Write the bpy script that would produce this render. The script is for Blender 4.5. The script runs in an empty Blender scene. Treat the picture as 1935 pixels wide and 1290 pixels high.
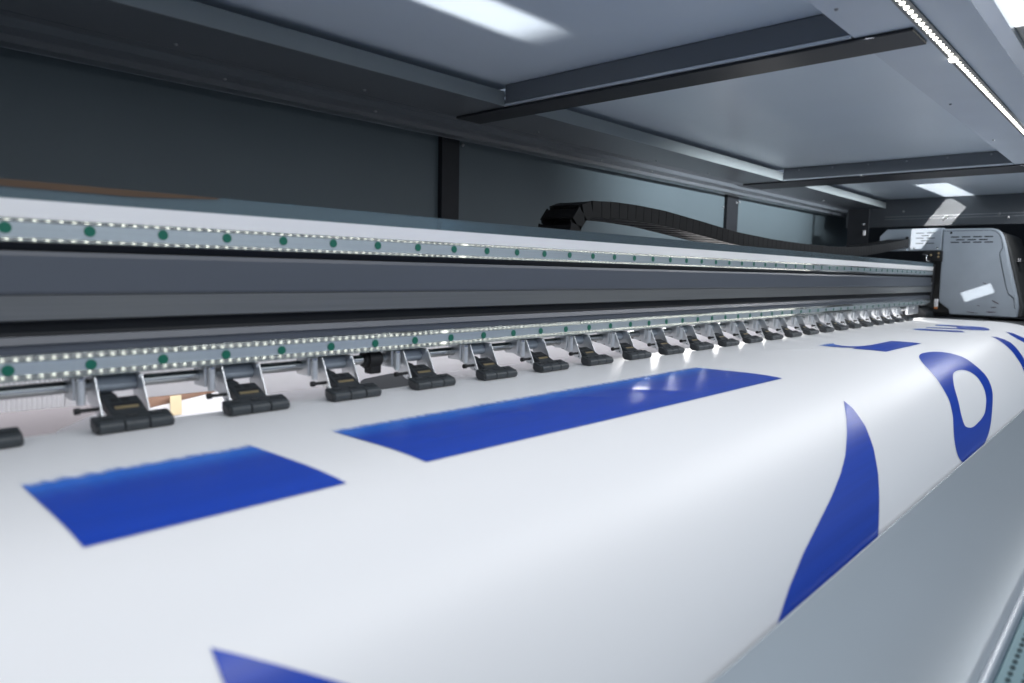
import bpy, bmesh, math, random
from mathutils import Vector, Matrix
from mathutils.geometry import tessellate_polygon
random.seed(7)
S = bpy.context.scene
COL = S.collection

# ------------------------------------------------------------------ camera
cam_d = bpy.data.cameras.new('camera')
cam = bpy.data.objects.new('camera', cam_d)
COL.objects.link(cam)
S.camera = cam
RIGHT = Vector((0.67836, -0.73447, 0.01956))
UP = Vector((0.05915, 0.08113, 0.99495))
BACK = Vector((-0.73234, -0.67378, 0.09848))
m = Matrix((RIGHT, UP, BACK)).transposed().to_4x4()
m.translation = Vector((0, -0.67585, 0))
cam.matrix_world = m
cam_d.sensor_width = 36.0
cam_d.lens = 24.876
cam_d.clip_start = 0.02
cam_d.clip_end = 60
cam_d.dof.use_dof = True
cam_d.dof.focus_distance = 1.30
cam_d.dof.aperture_fstop = 5.0

# ------------------------------------------------------------------ world
W = bpy.data.worlds.new('World')
S.world = W
W.use_nodes = True
bg = W.node_tree.nodes['Background']
bg.inputs[0].default_value = (0.60, 0.74, 0.95, 1)
bg.inputs[1].default_value = 0.24

# ------------------------------------------------------------------ lamps
def area(name, loc, target, sx, sy, power, col=(1, 1, 1), spread=180, up='Y'):
    l = bpy.data.lights.new(name, 'AREA')
    l.shape = 'RECTANGLE'
    l.size = sx
    l.size_y = sy
    l.energy = power
    l.color = col
    l.spread = math.radians(spread)
    o = bpy.data.objects.new(name, l)
    COL.objects.link(o)
    o.location = loc
    o.rotation_euler = (Vector(target) - Vector(loc)).to_track_quat('-Z', up).to_euler()
    return o

area('led_boost_light', (1.35, -0.380, 0.2965), (1.35, -0.36, -0.14), 4.0, 0.010, 8.8, (0.98, 0.985, 1.0))  # unseen lamp added beside the led strip to boost its light
area('daylight_overhead', (2.0, -1.60, 1.05), (1.8, -0.20, -0.14), 4.0, 1.0, 7, (0.85, 0.925, 1.0))
area('wall_fill_right', (2.35, -1.35, 0.27), (2.45, 0.5, 0.30), 1.5, 0.06, 4.2, (0.90, 0.95, 1.0), 22)  # added narrow lamp, brightens only the right half of the rear wall
area('daylight_front', (1.4, -1.75, 0.55), (1.3, 0.0, -0.1), 2.6, 0.40, 3, (0.88, 0.94, 1.0))
area('rear_sheet_fill', (1.5, 0.066, -0.0975), (1.5, 0.36, -0.185), 3.0, 0.03, 4.4, (0.97, 0.97, 1.0))  # hidden lamp added under the beam for the brightness on the sheets behind
area('daylight_under_beam', (2.75, 0.46, -0.072), (2.25, -0.12, -0.1415), 1.2, 0.035, 7.5, (1, 0.98, 0.96), 60)
# thin reflections of the sun thrown on the ceiling trays and the carriage
def beam(name, loc, target, sx, sy, power, spread=0.5, xdir=(1, 0, 0)):
    """a nearly parallel bundle of light; xdir: where the long edge of its patch runs"""
    d = (Vector(target) - Vector(loc)).normalized()
    o = area(name, loc, target, sx, sy, power, (1, 0.99, 0.98), spread)
    ax = Vector(xdir)
    z = -d
    x = (ax - z * ax.dot(z)).normalized()
    y = z.cross(x)
    mm = Matrix((x, y, z)).transposed().to_4x4()
    mm.translation = Vector(loc)
    o.matrix_world = mm
    return o
beam('glint_far_tray', (3.115, -1.25, -0.24), (3.115, -0.031, 0.338), 0.475, 0.044, 0.30, 0.25)
beam('glint_end_rail', (1.06, 0.040, 0.147), (3.30, 0.040, 0.223), 0.225, 0.080, 0.074, 0.10, (0, 0.57, -0.82))
beam('glint_near_tray', (-0.38, 0.012, 0.085), (0.62, 0.012, 0.338), 0.082, 0.075, 0.13, 1.5)
beam('glint_carriage', (1.20, -0.76, 0.02), (3.2, -0.145, -0.046), 0.098, 0.038, 0.017, 0.25, (0, -0.92, 0.39))

# ------------------------------------------------------------------ materials
def mat(name, col, rough=0.5, metal=0.0, spec=0.5, var=0.0, scale=30.0, bump=0.0, bscale=200.0,
        aniso=0.0, stretch=None, rvar=0.0, coat=0.0, emit=None, estr=0.0):
    M = bpy.data.materials.new(name)
    M.use_nodes = True
    nt = M.node_tree
    b = nt.nodes['Principled BSDF']
    b.inputs['Base Color'].default_value = (*col, 1)
    b.inputs['Roughness'].default_value = rough
    b.inputs['Metallic'].default_value = metal
    b.inputs['Specular IOR Level'].default_value = spec
    if coat:
        b.inputs['Coat Weight'].default_value = coat
        b.inputs['Coat Roughness'].default_value = 0.15
    if emit:
        b.inputs['Emission Color'].default_value = (*emit, 1)
        b.inputs['Emission Strength'].default_value = estr
    tc = nt.nodes.new('ShaderNodeTexCoord')
    mp = nt.nodes.new('ShaderNodeMapping')
    nt.links.new(tc.outputs['Object'], mp.inputs[0])
    if stretch:
        mp.inputs['Scale'].default_value = stretch
    if var or rvar:
        n = nt.nodes.new('ShaderNodeTexNoise')
        n.inputs['Scale'].default_value = scale
        n.inputs['Detail'].default_value = 2
        nt.links.new(mp.outputs[0], n.inputs['Vector'])
        if var:
            r = nt.nodes.new('ShaderNodeMapRange')
            r.inputs[1].default_value = 0.0
            r.inputs[2].default_value = 1.0
            r.inputs[3].default_value = 1 - 2 * var
            r.inputs[4].default_value = 1 + 2 * var
            nt.links.new(n.outputs[0], r.inputs[0])
            mx = nt.nodes.new('ShaderNodeVectorMath')
            mx.operation = 'SCALE'
            mx.inputs[0].default_value = col
            nt.links.new(r.outputs[0], mx.inputs['Scale'])
            nt.links.new(mx.outputs[0], b.inputs['Base Color'])
        if rvar:
            r2 = nt.nodes.new('ShaderNodeMapRange')
            r2.inputs[1].default_value = 0.0
            r2.inputs[2].default_value = 1.0
            r2.inputs[3].default_value = max(0.02, rough - rvar)
            r2.inputs[4].default_value = rough + rvar
            nt.links.new(n.outputs[0], r2.inputs[0])
            nt.links.new(r2.outputs[0], b.inputs['Roughness'])
    if bump:
        n2 = nt.nodes.new('ShaderNodeTexNoise')
        n2.inputs['Scale'].default_value = bscale
        n2.inputs['Detail'].default_value = 3
        nt.links.new(mp.outputs[0], n2.inputs['Vector'])
        bp = nt.nodes.new('ShaderNodeBump')
        bp.inputs['Strength'].default_value = bump
        bp.inputs['Distance'].default_value = 0.0006
        nt.links.new(n2.outputs[0], bp.inputs['Height'])
        nt.links.new(bp.outputs[0], b.inputs['Normal'])
    return M

M = {}
M['hood'] = mat('hood_grey_paint', (0.46, 0.51, 0.57), 0.42, var=0.03, scale=10)
M['hood_dark'] = mat('hood_dark_paint', (0.092, 0.103, 0.116), 0.36, var=0.04, scale=10)
M['beam_paint'] = mat('crossbeam_paint', (0.14, 0.154, 0.172), 0.4, var=0.03, scale=10)
M['flange'] = mat('flange_grey_paint', (0.27, 0.30, 0.305), 0.4, var=0.03, scale=10)
M['tray'] = mat('ceiling_grey_paint', (0.56, 0.63, 0.70), 0.28, var=0.02, scale=6)
M['wall'] = mat('wall_grey_paint', (0.092, 0.120, 0.134), 0.42, spec=0.35, var=0.03, scale=5)
M['dark'] = mat('dark_paint', (0.018, 0.020, 0.024), 0.5, spec=0.25, var=0.1, scale=25)
M['black'] = mat('black_rubber', (0.012, 0.0125, 0.014), 0.6, var=0.1, scale=60)
M['face'] = mat('beam_dark_paint', (0.085, 0.097, 0.118), 0.30, var=0.05, scale=6, stretch=(0.4, 1, 6), rvar=0.05)
M['band'] = mat('brushed_dark_aluminium', (0.25, 0.255, 0.25), 0.36, metal=0.75, var=0.08, scale=8, stretch=(0.5, 1, 120), rvar=0.06)
M['alu'] = mat('brushed_aluminium', (0.50, 0.56, 0.59), 0.36, metal=0.75, var=0.07, scale=10, stretch=(0.6, 1, 160))
M['alu_lip'] = mat('polished_aluminium_lip', (0.40, 0.43, 0.42), 0.055, metal=0.72)
_n = M['alu_lip'].node_tree                      # polished along its length: reflections drawn out upwards
_b = _n.nodes['Principled BSDF']
_b.inputs['Anisotropic'].default_value = 0.85
_t = _n.nodes.new('ShaderNodeCombineXYZ')
_t.inputs[2].default_value = 1.0
_n.links.new(_t.outputs[0], _b.inputs['Tangent'])
M['screw'] = mat('dull_screw', (0.30, 0.31, 0.32), 0.45, metal=0.9)
M['white_strip'] = mat('white_lacquer', (0.92, 0.92, 0.915), 0.35, var=0.02, scale=8, rvar=0.05)
M['green'] = mat('green_plastic', (0.0, 0.135, 0.085), 0.5, var=0.06, scale=300)
M['zinc'] = mat('zinc_plate', (0.74, 0.76, 0.78), 0.38, metal=0.85, var=0.06, scale=60, bump=0.12, bscale=320, rvar=0.08)
M['steel'] = mat('polished_steel', (0.55, 0.56, 0.56), 0.2, metal=1.0, rvar=0.06, scale=40)
M['foot'] = mat('black_plastic', (0.024, 0.028, 0.032), 0.42, var=0.12, scale=120, bump=0.15, bscale=700)
M['footroll'] = mat('roller_rubber', (0.042, 0.050, 0.056), 0.38, var=0.15, scale=150, bump=0.12, bscale=500)
M['brass'] = mat('brass_leaf', (0.52, 0.40, 0.22), 0.35, metal=0.9)
M['chain'] = mat('chain_plastic', (0.006, 0.006, 0.0065), 0.55, spec=0.25, var=0.1, scale=70)
M['carr'] = mat('carriage_light_grey', (0.37, 0.42, 0.475), 0.45, var=0.04, scale=16)
M['carr_dark'] = mat('carriage_dark_grey', (0.045, 0.047, 0.047), 0.4, var=0.1, scale=20)
M['guide'] = mat('grey_satin_sheet', (0.42, 0.465, 0.50), 0.38, metal=0.50, var=0.02, scale=4)
M['lip'] = mat('bright_hem', (0.72, 0.76, 0.80), 0.25, metal=0.5)
M['perf'] = mat('teal_perforated_metal', (0.13, 0.25, 0.285), 0.4, metal=0.2, var=0.05, scale=20)
M['paper'] = mat('white_paper', (0.84, 0.83, 0.85), 0.6, var=0.02, scale=10)
M['mauve'] = mat('shaded_mauve_paper', (0.27, 0.25, 0.262), 0.6, var=0.03, scale=10)  # the sheet lies in shadow; that shade is mixed into its colour
M['slate'] = mat('slate_sheet', (0.035, 0.038, 0.043), 0.5)
M['card'] = mat('brown_cardboard', (0.33, 0.20, 0.14), 0.8, var=0.12, scale=80)
M['tape'] = mat('cream_tape', (0.80, 0.66, 0.42), 0.5, var=0.05, scale=50)
M['led'] = mat('led_lens', (0.9, 0.9, 0.85), 0.3, emit=(1.0, 0.97, 0.86), estr=13)
M['tape_grey'] = mat('led_tape_grey', (0.16, 0.165, 0.17), 0.8)
M['brown_refl'] = mat('brown_reflection', (0.085, 0.045, 0.02), 0.5, var=0.1, scale=30)
M['board'] = mat('beige_board', (0.55, 0.50, 0.44), 0.6, var=0.05)
M['orange'] = mat('orange_plastic', (0.8, 0.25, 0.04), 0.4)
M['smear'] = mat('ink_smudge', (0.12, 0.09, 0.11), 0.5, var=0.3, scale=80)

M['vinyl'] = mat('white_vinyl', (0.83, 0.835, 0.845), 0.40, spec=0.4, var=0.008, scale=3)

def ink_material():
    A = bpy.data.materials.new('blue_ink')
    A.use_nodes = True
    nt = A.node_tree
    N, L = nt.nodes, nt.links
    b = N['Principled BSDF']
    out = N['Material Output']
    b.inputs['Roughness'].default_value = 0.29
    b.inputs['Specular IOR Level'].default_value = 0.28
    tc = N.new('ShaderNodeTexCoord')
    sep = N.new('ShaderNodeSeparateXYZ')
    L.new(tc.outputs['Object'], sep.inputs[0])
    # the pass being printed: ink thins out towards the print head, in fine strokes
    mp = N.new('ShaderNodeMapping')
    mp.inputs['Scale'].default_value = (150, 12, 1)
    L.new(tc.outputs['Object'], mp.inputs[0])
    n = N.new('ShaderNodeTexNoise')
    n.inputs['Scale'].default_value = 1.0
    n.inputs['Detail'].default_value = 4
    L.new(mp.outputs[0], n.inputs['Vector'])
    mad = N.new('ShaderNodeMath')
    mad.operation = 'MULTIPLY_ADD'
    mad.inputs[1].default_value = 0.016
    L.new(n.outputs[0], mad.inputs[0])
    L.new(sep.outputs['Y'], mad.inputs[2])
    r = N.new('ShaderNodeMapRange')
    r.interpolation_type = 'SMOOTHSTEP'
    r.inputs[1].default_value = -0.137
    r.inputs[2].default_value = -0.158
    L.new(mad.outputs[0], r.inputs[0])
    cr = N.new('ShaderNodeMapRange')
    cr.inputs[1].default_value = -0.142
    cr.inputs[2].default_value = -0.185
    L.new(mad.outputs[0], cr.inputs[0])
    mx = N.new('ShaderNodeMix')
    mx.data_type = 'RGBA'
    L.new(cr.outputs[0], mx.inputs['Factor'])
    mx.inputs['A'].default_value = (0.02, 0.19, 0.72, 1)
    mx.inputs['B'].default_value = (0.001, 0.047, 0.42, 1)
    L.new(mx.outputs['Result'], b.inputs['Base Color'])
    # faint banding of the print passes
    mb_ = N.new('ShaderNodeMapping')
    mb_.inputs['Scale'].default_value = (3, 210, 40)
    L.new(tc.outputs['Object'], mb_.inputs[0])
    nb = N.new('ShaderNodeTexNoise')
    nb.inputs['Scale'].default_value = 1.0
    nb.inputs['Detail'].default_value = 2
    L.new(mb_.outputs[0], nb.inputs['Vector'])
    rb_ = N.new('ShaderNodeMapRange')
    rb_.inputs[3].default_value = 0.80
    rb_.inputs[4].default_value = 1.20
    L.new(nb.outputs[0], rb_.inputs[0])
    sc = N.new('ShaderNodeVectorMath')
    sc.operation = 'SCALE'
    L.new(mx.outputs['Result'], sc.inputs[0])
    L.new(rb_.outputs[0], sc.inputs['Scale'])
    L.new(sc.outputs[0], b.inputs['Base Color'])
    t = N.new('ShaderNodeBsdfTransparent')
    ms = N.new('ShaderNodeMixShader')
    L.new(r.outputs[0], ms.inputs[0])
    L.new(t.outputs[0], ms.inputs[1])
    L.new(b.outputs[0], ms.inputs[2])
    L.new(ms.outputs[0], out.inputs['Surface'])
    return A
M['ink'] = ink_material()

def clear_material():
    A = bpy.data.materials.new('clear_acrylic')
    A.use_nodes = True
    nt = A.node_tree
    N, L = nt.nodes, nt.links
    N.remove(N['Principled BSDF'])
    out = N['Material Output']
    t = N.new('ShaderNodeBsdfTransparent')
    t.inputs[0].default_value = (0.80, 0.90, 0.93, 1)
    g = N.new('ShaderNodeBsdfGlossy')
    g.inputs['Roughness'].default_value = 0.12
    g.inputs['Color'].default_value = (0.8, 0.92, 0.97, 1)
    d = N.new('ShaderNodeBsdfDiffuse')
    d.inputs[0].default_value = (0.42, 0.52, 0.57, 1)
    m1 = N.new('ShaderNodeMixShader')
    m1.inputs[0].default_value = 0.16
    L.new(t.outputs[0], m1.inputs[1])
    L.new(d.outputs[0], m1.inputs[2])
    fr = N.new('ShaderNodeFresnel')
    fr.inputs[0].default_value = 1.5
    m2 = N.new('ShaderNodeMixShader')
    L.new(fr.outputs[0], m2.inputs[0])
    L.new(m1.outputs[0], m2.inputs[1])
    L.new(g.outputs[0], m2.inputs[2])
    L.new(m2.outputs[0], out.inputs['Surface'])
    return A
M['clear'] = clear_material()

# ------------------------------------------------------------------ mesh helpers
class MB:
    def __init__(self):
        self.v, self.f, self.sm = [], [], []
    def add(self, vs, fs, smooth=False):
        o = len(self.v)
        self.v += [tuple(p) for p in vs]
        self.f += [tuple(i + o for i in f) for f in fs]
        self.sm += [smooth] * len(fs)
        return self
    def box(self, x0, x1, y0, y1, z0, z1, bev=0.0, mtx=None):
        bm = bmesh.new()
        bmesh.ops.create_cube(bm, size=1)
        for v in bm.verts:
            v.co = Vector(((x0 + x1) / 2 + v.co.x * (x1 - x0), (y0 + y1) / 2 + v.co.y * (y1 - y0), (z0 + z1) / 2 + v.co.z * (z1 - z0)))
        if bev:
            bmesh.ops.bevel(bm, geom=list(bm.edges), offset=bev, segments=2, affect='EDGES', profile=0.5)
        if mtx:
            bmesh.ops.transform(bm, matrix=mtx, verts=bm.verts)
        self.bm(bm)
        return self
    def bm(self, bm, smooth=False):
        bm.verts.index_update()
        self.add([v.co.copy() for v in bm.verts], [[v.index for v in f.verts] for f in bm.faces], smooth)
        bm.free()
    def prism(self, prof, a0, a1, axis='x', bev=0.0):
        """closed outline (two coords) pushed along an axis; outline order (y,z) for x, (x,z) for y, (x,y) for z"""
        bm = bmesh.new()
        def P(u, w, a):
            return (a, u, w) if axis == 'x' else ((u, a, w) if axis == 'y' else (u, w, a))
        A = [bm.verts.new(P(u, w, a0)) for u, w in prof]
        B = [bm.verts.new(P(u, w, a1)) for u, w in prof]
        n = len(prof)
        bm.faces.new(A)
        bm.faces.new(B[::-1])
        for i in range(n):
            bm.faces.new((A[(i + 1) % n], A[i], B[i], B[(i + 1) % n]))
        bmesh.ops.recalc_face_normals(bm, faces=bm.faces)
        if bev:
            bmesh.ops.bevel(bm, geom=list(bm.edges), offset=bev, segments=2, affect='EDGES', profile=0.5)
        self.bm(bm)
        return self
    def strip(self, prof, xs, smooth=True):
        """open (y,z) outline swept along the given x stations"""
        n = len(prof)
        vs = [(x, y, z) for x in xs for y, z in prof]
        fs = [(i * n + j, i * n + j + 1, (i + 1) * n + j + 1, (i + 1) * n + j) for i in range(len(xs) - 1) for j in range(n - 1)]
        return self.add(vs, fs, smooth)
    def tube(self, p0, p1, r0, r1=None, seg=14, cap=True):
        r1 = r0 if r1 is None else r1
        p0, p1 = Vector(p0), Vector(p1)
        d = (p1 - p0).normalized()
        a = d.orthogonal().normalized()
        b = d.cross(a)
        ring = lambda p, r: [p + (a * math.cos(t) + b * math.sin(t)) * r for t in [2 * math.pi * k / seg for k in range(seg)]]
        vs = ring(p0, r0) + ring(p1, r1)
        self.add(vs, [(k, (k + 1) % seg, seg + (k + 1) % seg, seg + k) for k in range(seg)], True)
        if cap:
            self.add(ring(p0, r0), [tuple(range(seg))[::-1]])
            self.add(ring(p1, r1), [tuple(range(seg))])
        return self
    def build(self, name, material, parent=None, off=None):
        me = bpy.data.meshes.new(name)
        off = Vector(off) if off else (Vector(parent['_o']) if parent is not None and '_o' in parent else Vector((0, 0, 0)))
        me.from_pydata([tuple(Vector(p) - off) for p in self.v], [], self.f)
        me.polygons.foreach_set('use_smooth', self.sm)
        me.update()
        bm = bmesh.new()
        bm.from_mesh(me)
        bmesh.ops.recalc_face_normals(bm, faces=bm.faces)
        bm.to_mesh(me)
        bm.free()
        me.materials.append(material)
        o = bpy.data.objects.new(name, me)
        COL.objects.link(o)
        if parent is not None:
            o.parent = parent
        return o

def tag(o, label, cat, group=None, kind=None):
    o['label'] = label
    if cat:
        o['category'] = cat
    if group:
        o['group'] = group
    if kind:
        o['kind'] = kind
    return o

def thing(name, label, cat, loc=(0, 0, 0), group=None):
    """Empty at the thing's base; its parts are given in scene coordinates and stored relative to it"""
    o = bpy.data.objects.new(name, None)
    COL.objects.link(o)
    o.location = loc
    o.empty_display_size = 0.02
    o['_o'] = list(loc)
    return tag(o, label, cat, group)

def sub(name, mb, material, parent, root):
    o = mb.build(name, material, None, off=root['_o'])
    o.parent = parent
    return o

def dome(mb, c, r, axis=(0, 0, -1), seg=10, rings=4):
    c = Vector(c)
    ax = Vector(axis).normalized()
    a = ax.orthogonal().normalized()
    b = ax.cross(a)
    vs, fs = [], []
    for i in range(rings):
        t = math.pi / 2 * i / rings
        for k in range(seg):
            p = 2 * math.pi * k / seg
            vs.append(c + (a * math.cos(p) + b * math.sin(p)) * r * math.cos(t) + ax * r * math.sin(t))
    vs.append(c + ax * r)
    for i in range(rings - 1):
        for k in range(seg):
            fs.append((i * seg + k, i * seg + (k + 1) % seg, (i + 1) * seg + (k + 1) % seg, (i + 1) * seg + k))
    for k in range(seg):
        fs.append(((rings - 1) * seg + k, (rings - 1) * seg + (k + 1) % seg, rings * seg))
    mb.add(vs, fs, True)
    return mb

XL, XR = -0.25, 3.17          # run of the gantry

# ------------------------------------------------------------------ hood (ceiling of the machine)
hood = thing('printer_hood', 'grey sheet metal hood with recessed ceiling trays above the whole printer', 'printer hood', (1.5, 0, 0.3))
HX0, HX1 = -0.6, 3.7
ZS, ZT = 0.30, 0.338
bays = [(-0.30, 0.962), (1.034, 2.238), (2.386, 3.352)]
# soffit plates
MB().prism([(0.242, ZS), (0.375, ZS), (0.375, ZS + 0.012), (0.242, ZS + 0.012)], HX0, HX1).build('rear_soffit', M['hood_dark'], hood)
MB().prism([(-0.496, ZS), (-0.362, ZS), (-0.362, ZS + 0.012), (-0.496, ZS + 0.012)], HX0, HX1).build('front_soffit', M['hood'], hood)
for i, (a, b) in enumerate(bays):
    MB().box(a - 0.02, b + 0.02, -0.40, 0.30, ZT, ZT + 0.006).build('ceiling_panel', M['tray'], hood)
    f = MB()
    f.box(a, b, 0.2392, 0.2415, ZS + 0.0002, ZS + 0.0262, 0.0006)
    f.build('tray_flange', M['flange'], hood)
    f = MB()
    f.box(a, b, -0.3615, -0.3595, ZS + 0.013, ZT - 0.001)
    f.build('tray_flange', M['hood'], hood)
beams = [(0.962, 1.034), (2.238, 2.386)]
for (a, b) in beams:
    cbm = MB().box(a, b, -0.3595, 0.2385, ZS + 0.004, ZT - 0.0005, 0.0015).build('crossbeam', M['beam_paint'], hood)
    s = MB().box(a + 0.003, b - 0.002, -0.428, 0.372, ZS - 0.0045, ZS - 0.0005, 0.001)
    sub('seal_strip', s, M['dark'], cbm, hood)
    s = MB().box(a - 0.001, a + 0.0026, -0.3595, 0.240, ZS - 0.0005, ZS + 0.0036)
    sub('edge_trim', s, M['lip'], cbm, hood)
    for k in range(6 if a > 2 else 0):
        y = 0.19 - k * 0.10
        w = dome(MB(), (a - 0.0002, y, ZT - 0.008), 0.003, (-1, 0, 0))
        sub('screw', w, M['screw'], cbm, hood)
# end rail at the far end
er = MB().box(3.352, 3.372, -0.55, 0.40, 0.222, ZT + 0.02, 0.001).build('end_rail', M['hood_dark'], hood)
sub('rail_crease', MB().box(3.3505, 3.3520, -0.55, 0.24, 0.2632, 0.2645), M['lip'], er, hood)
sub('rail_crease', MB().box(3.3505, 3.3520, -0.55, 0.24, 0.2525, 0.2535), M['lip'], er, hood)
for y, z in ((0.021, 0.2447), (0.0094, 0.2553), (-0.17, 0.262), (-0.20, 0.248), (0.17, 0.285)):
    sub('screw', dome(MB(), (3.352, y, z), 0.0048, (-1, 0, 0)), M['screw'], er, hood)
# cornice along the top of the rear wall
corn = MB()
corn.prism([(0.375, ZS - 0.0005), (0.392, ZS - 0.002), (0.396, ZS - 0.012), (0.420, ZS - 0.016), (0.424, ZS - 0.024), (0.462, ZS - 0.022),
            (0.466, ZS - 0.016), (0.498, ZS - 0.012), (0.498, ZS + 0.02), (0.375, ZS + 0.013)], HX0, HX1)
co = corn.build('cornice', M['hood_dark'], hood)
sub('cornice_bead', MB().prism([(0.4662, 0.279), (0.4698, 0.279), (0.4698, 0.2835), (0.4662, 0.2835)], HX0, 3.35), M['lip'], co, hood)
for x in (0.52, 0.80, 1.26, 1.50, 1.56, 1.68, 1.74, 2.05, 2.32, 2.5, 2.8, 3.05):
    sub('screw', dome(MB(), (x, 0.408 + 0.012 * random.random(), ZS - 0.0135), 0.0034, (0, -0.2, -1)), M['screw'], co, hood)
for x in (0.42, 0.73, 1.18, 1.66, 1.95, 2.48, 2.9):
    MB_ = dome(MB(), (x, 0.345, ZS), 0.003, (0, 0, -1))
    MB_.build('screw', M['screw'], hood)
for x in (0.85, 1.42, 1.83, 2.45):
    dome(MB(), (x, -0.378, ZS), 0.0024, (0, 0, -1)).build('screw', M['screw'], hood)

# ------------------------------------------------------------------ front cover with its window, at the hood's front edge
fc = thing('front_cover', 'pale aluminium frame of the raised front cover beside the led strip', 'cover frame', (1.5, -0.51, 0.3))
MB().prism([(-0.4965, 0.298), (-0.514, 0.300), (-0.5145, 0.312), (-0.4965, 0.3115)], HX0, HX1).build('frame_rail', M['lip'], fc)
MB().prism([(-0.537, 0.302), (-0.575, 0.302), (-0.575, 0.335), (-0.537, 0.335)], HX0, HX1).build('outer_rail', M['dark'], fc)
MB().box(1.066, 1.9, -0.536, -0.515, 0.3065, 0.309).build('blind_panel', M['board'], fc)
M['pane'] = mat('bright_window_pane', (0.9, 0.93, 0.95), 0.4, emit=(0.93, 0.97, 1.0), estr=1.3)
MB().box(0.25, 1.0645, -0.536, -0.515, 0.3065, 0.309).build('window_pane', M['pane'], fc)

# ------------------------------------------------------------------ led strip
leds = thing('led_strip', 'lit white led strip running along the front edge of the ceiling', 'led strip', (0.2, -0.44, 0.3))
MB().box(0.15, 3.33, -0.4475, -0.4325, 0.2980, 0.2996).build('carrier_tape', M['tape_grey'], leds)
rest = MB()
lp = 1 / 60
for i in range(188):
    x = 0.17 + i * lp
    c = (x, -0.44, 0.298)
    if 38 <= i < 138:
        o = dome(MB(), c, 0.0027, (0, 0, -1), 10, 3).build('led', M['led'], leds)
    else:
        dome(rest, c, 0.0027, (0, 0, -1), 8, 3)
o = rest.build('led', M['led'], leds)
o['kind'] = 'stuff'
# soldered joint between two lengths
dome(MB(), (1.128, -0.4375, 0.298), 0.0050, (0, 0, -1)).build('joint', M['led'], leds)

# ------------------------------------------------------------------ rear wall
wall = thing('rear_wall', 'dark grey rear wall panels with black posts behind the gantry', 'machine wall', (1.8, 0.5, 0.0))
xs_ = [(-0.6, 1.03), (1.082, 2.37), (2.458, 3.76)]
for a, b in xs_:
    MB().box(a, b, 0.498, 0.508, -0.02, 0.29).build('wall_panel', M['wall'], wall)
for a, b in ((1.03, 1.082), (2.37, 2.458), (3.76, 3.86)):
    MB().box(a + 0.0005, b - 0.0005, 0.486, 0.512, -0.02, 0.289, 0.001).build('post', M['dark'], wall)
for x, z in ((1.10, 0.277), (2.36, 0.24), (2.44, 0.262), (2.485, 0.268)):
    dome(MB(), (x, 0.497 if x < 2.37 or x > 2.458 else 0.486, z), 0.0045, (0, -1, 0)).build('screw', M['screw'], wall)
# end wall in shadow behind the carriage
ew = thing('end_wall', 'black end wall of the machine behind the print carriage', 'machine wall', (3.95, 0, 0))
MB().box(3.93, 3.95, -0.9, 0.52, -0.5, 0.42).build('end_panel', M['dark'], ew)

# ------------------------------------------------------------------ gantry beam
g = thing('gantry_beam', 'long dark grey gantry beam with two green dotted aluminium rails', 'gantry beam', (1.5, 0.05, -0.097))
MB().prism([(0.024, -0.096), (0.092, -0.096), (0.092, 0.049), (0.024, 0.049)], XL, XR).build('beam_core', M['black'], g)
MB().prism([(0.006, 0.0088), (0.0235, 0.0088), (0.0235, -0.0268), (0.004, -0.0268), (0.003, -0.024), (0.0045, 0.005)], XL, XR - 0.004).build('upper_face', M['face'], g)
MB().prism([(0.0005, -0.0272), (0.0235, -0.0272), (0.0235, -0.0482), (0.0035, -0.0482), (0.0012, -0.0470)], XL, XR - 0.004, bev=0.0).build('lower_band', M['band'], g)
MB().prism([(0.016, -0.049), (0.0235, -0.049), (0.0235, -0.0608), (0.013, -0.0608)], XL, XR - 0.004).build('shadow_gap', M['dark'], g)
MB().prism([(0.007, -0.0612), (0.0235, -0.0612), (0.0235, -0.0755), (0.004, -0.0755), (0.004, -0.071), (0.0065, -0.0700), (0.0065, -0.0685), (0.0045, -0.0675)], XL, XR - 0.004).build('lower_face', M['face'], g)
MB().prism([(0.008, 0.0158), (0.0235, 0.0158), (0.0235, 0.0092), (0.010, 0.0092)], XL, XR - 0.004).build('groove', M['dark'], g)
# white bevel strip and clear guard
MB().prism([(0.0020, 0.0352), (0.0235, 0.0352), (0.0235, 0.0498), (0.0005, 0.0498)], XL, XR - 0.008).build('bevel_strip', M['white_strip'], g)
MB().box(XL, XR - 0.012, 0.002, 0.0055, 0.0502, 0.0648, 0.0005).build('clear_guard', M['clear'], g)
MB().prism([(XL, 0.0585), (0.24, 0.0590), (0.315, 0.0632), (0.315, 0.0646), (XL, 0.0646)], 0.0006, 0.0015, axis='y').build('brown_reflection', M['brown_refl'], g)  # brown reflection at the guard's left end, painted as a thin strip

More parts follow.
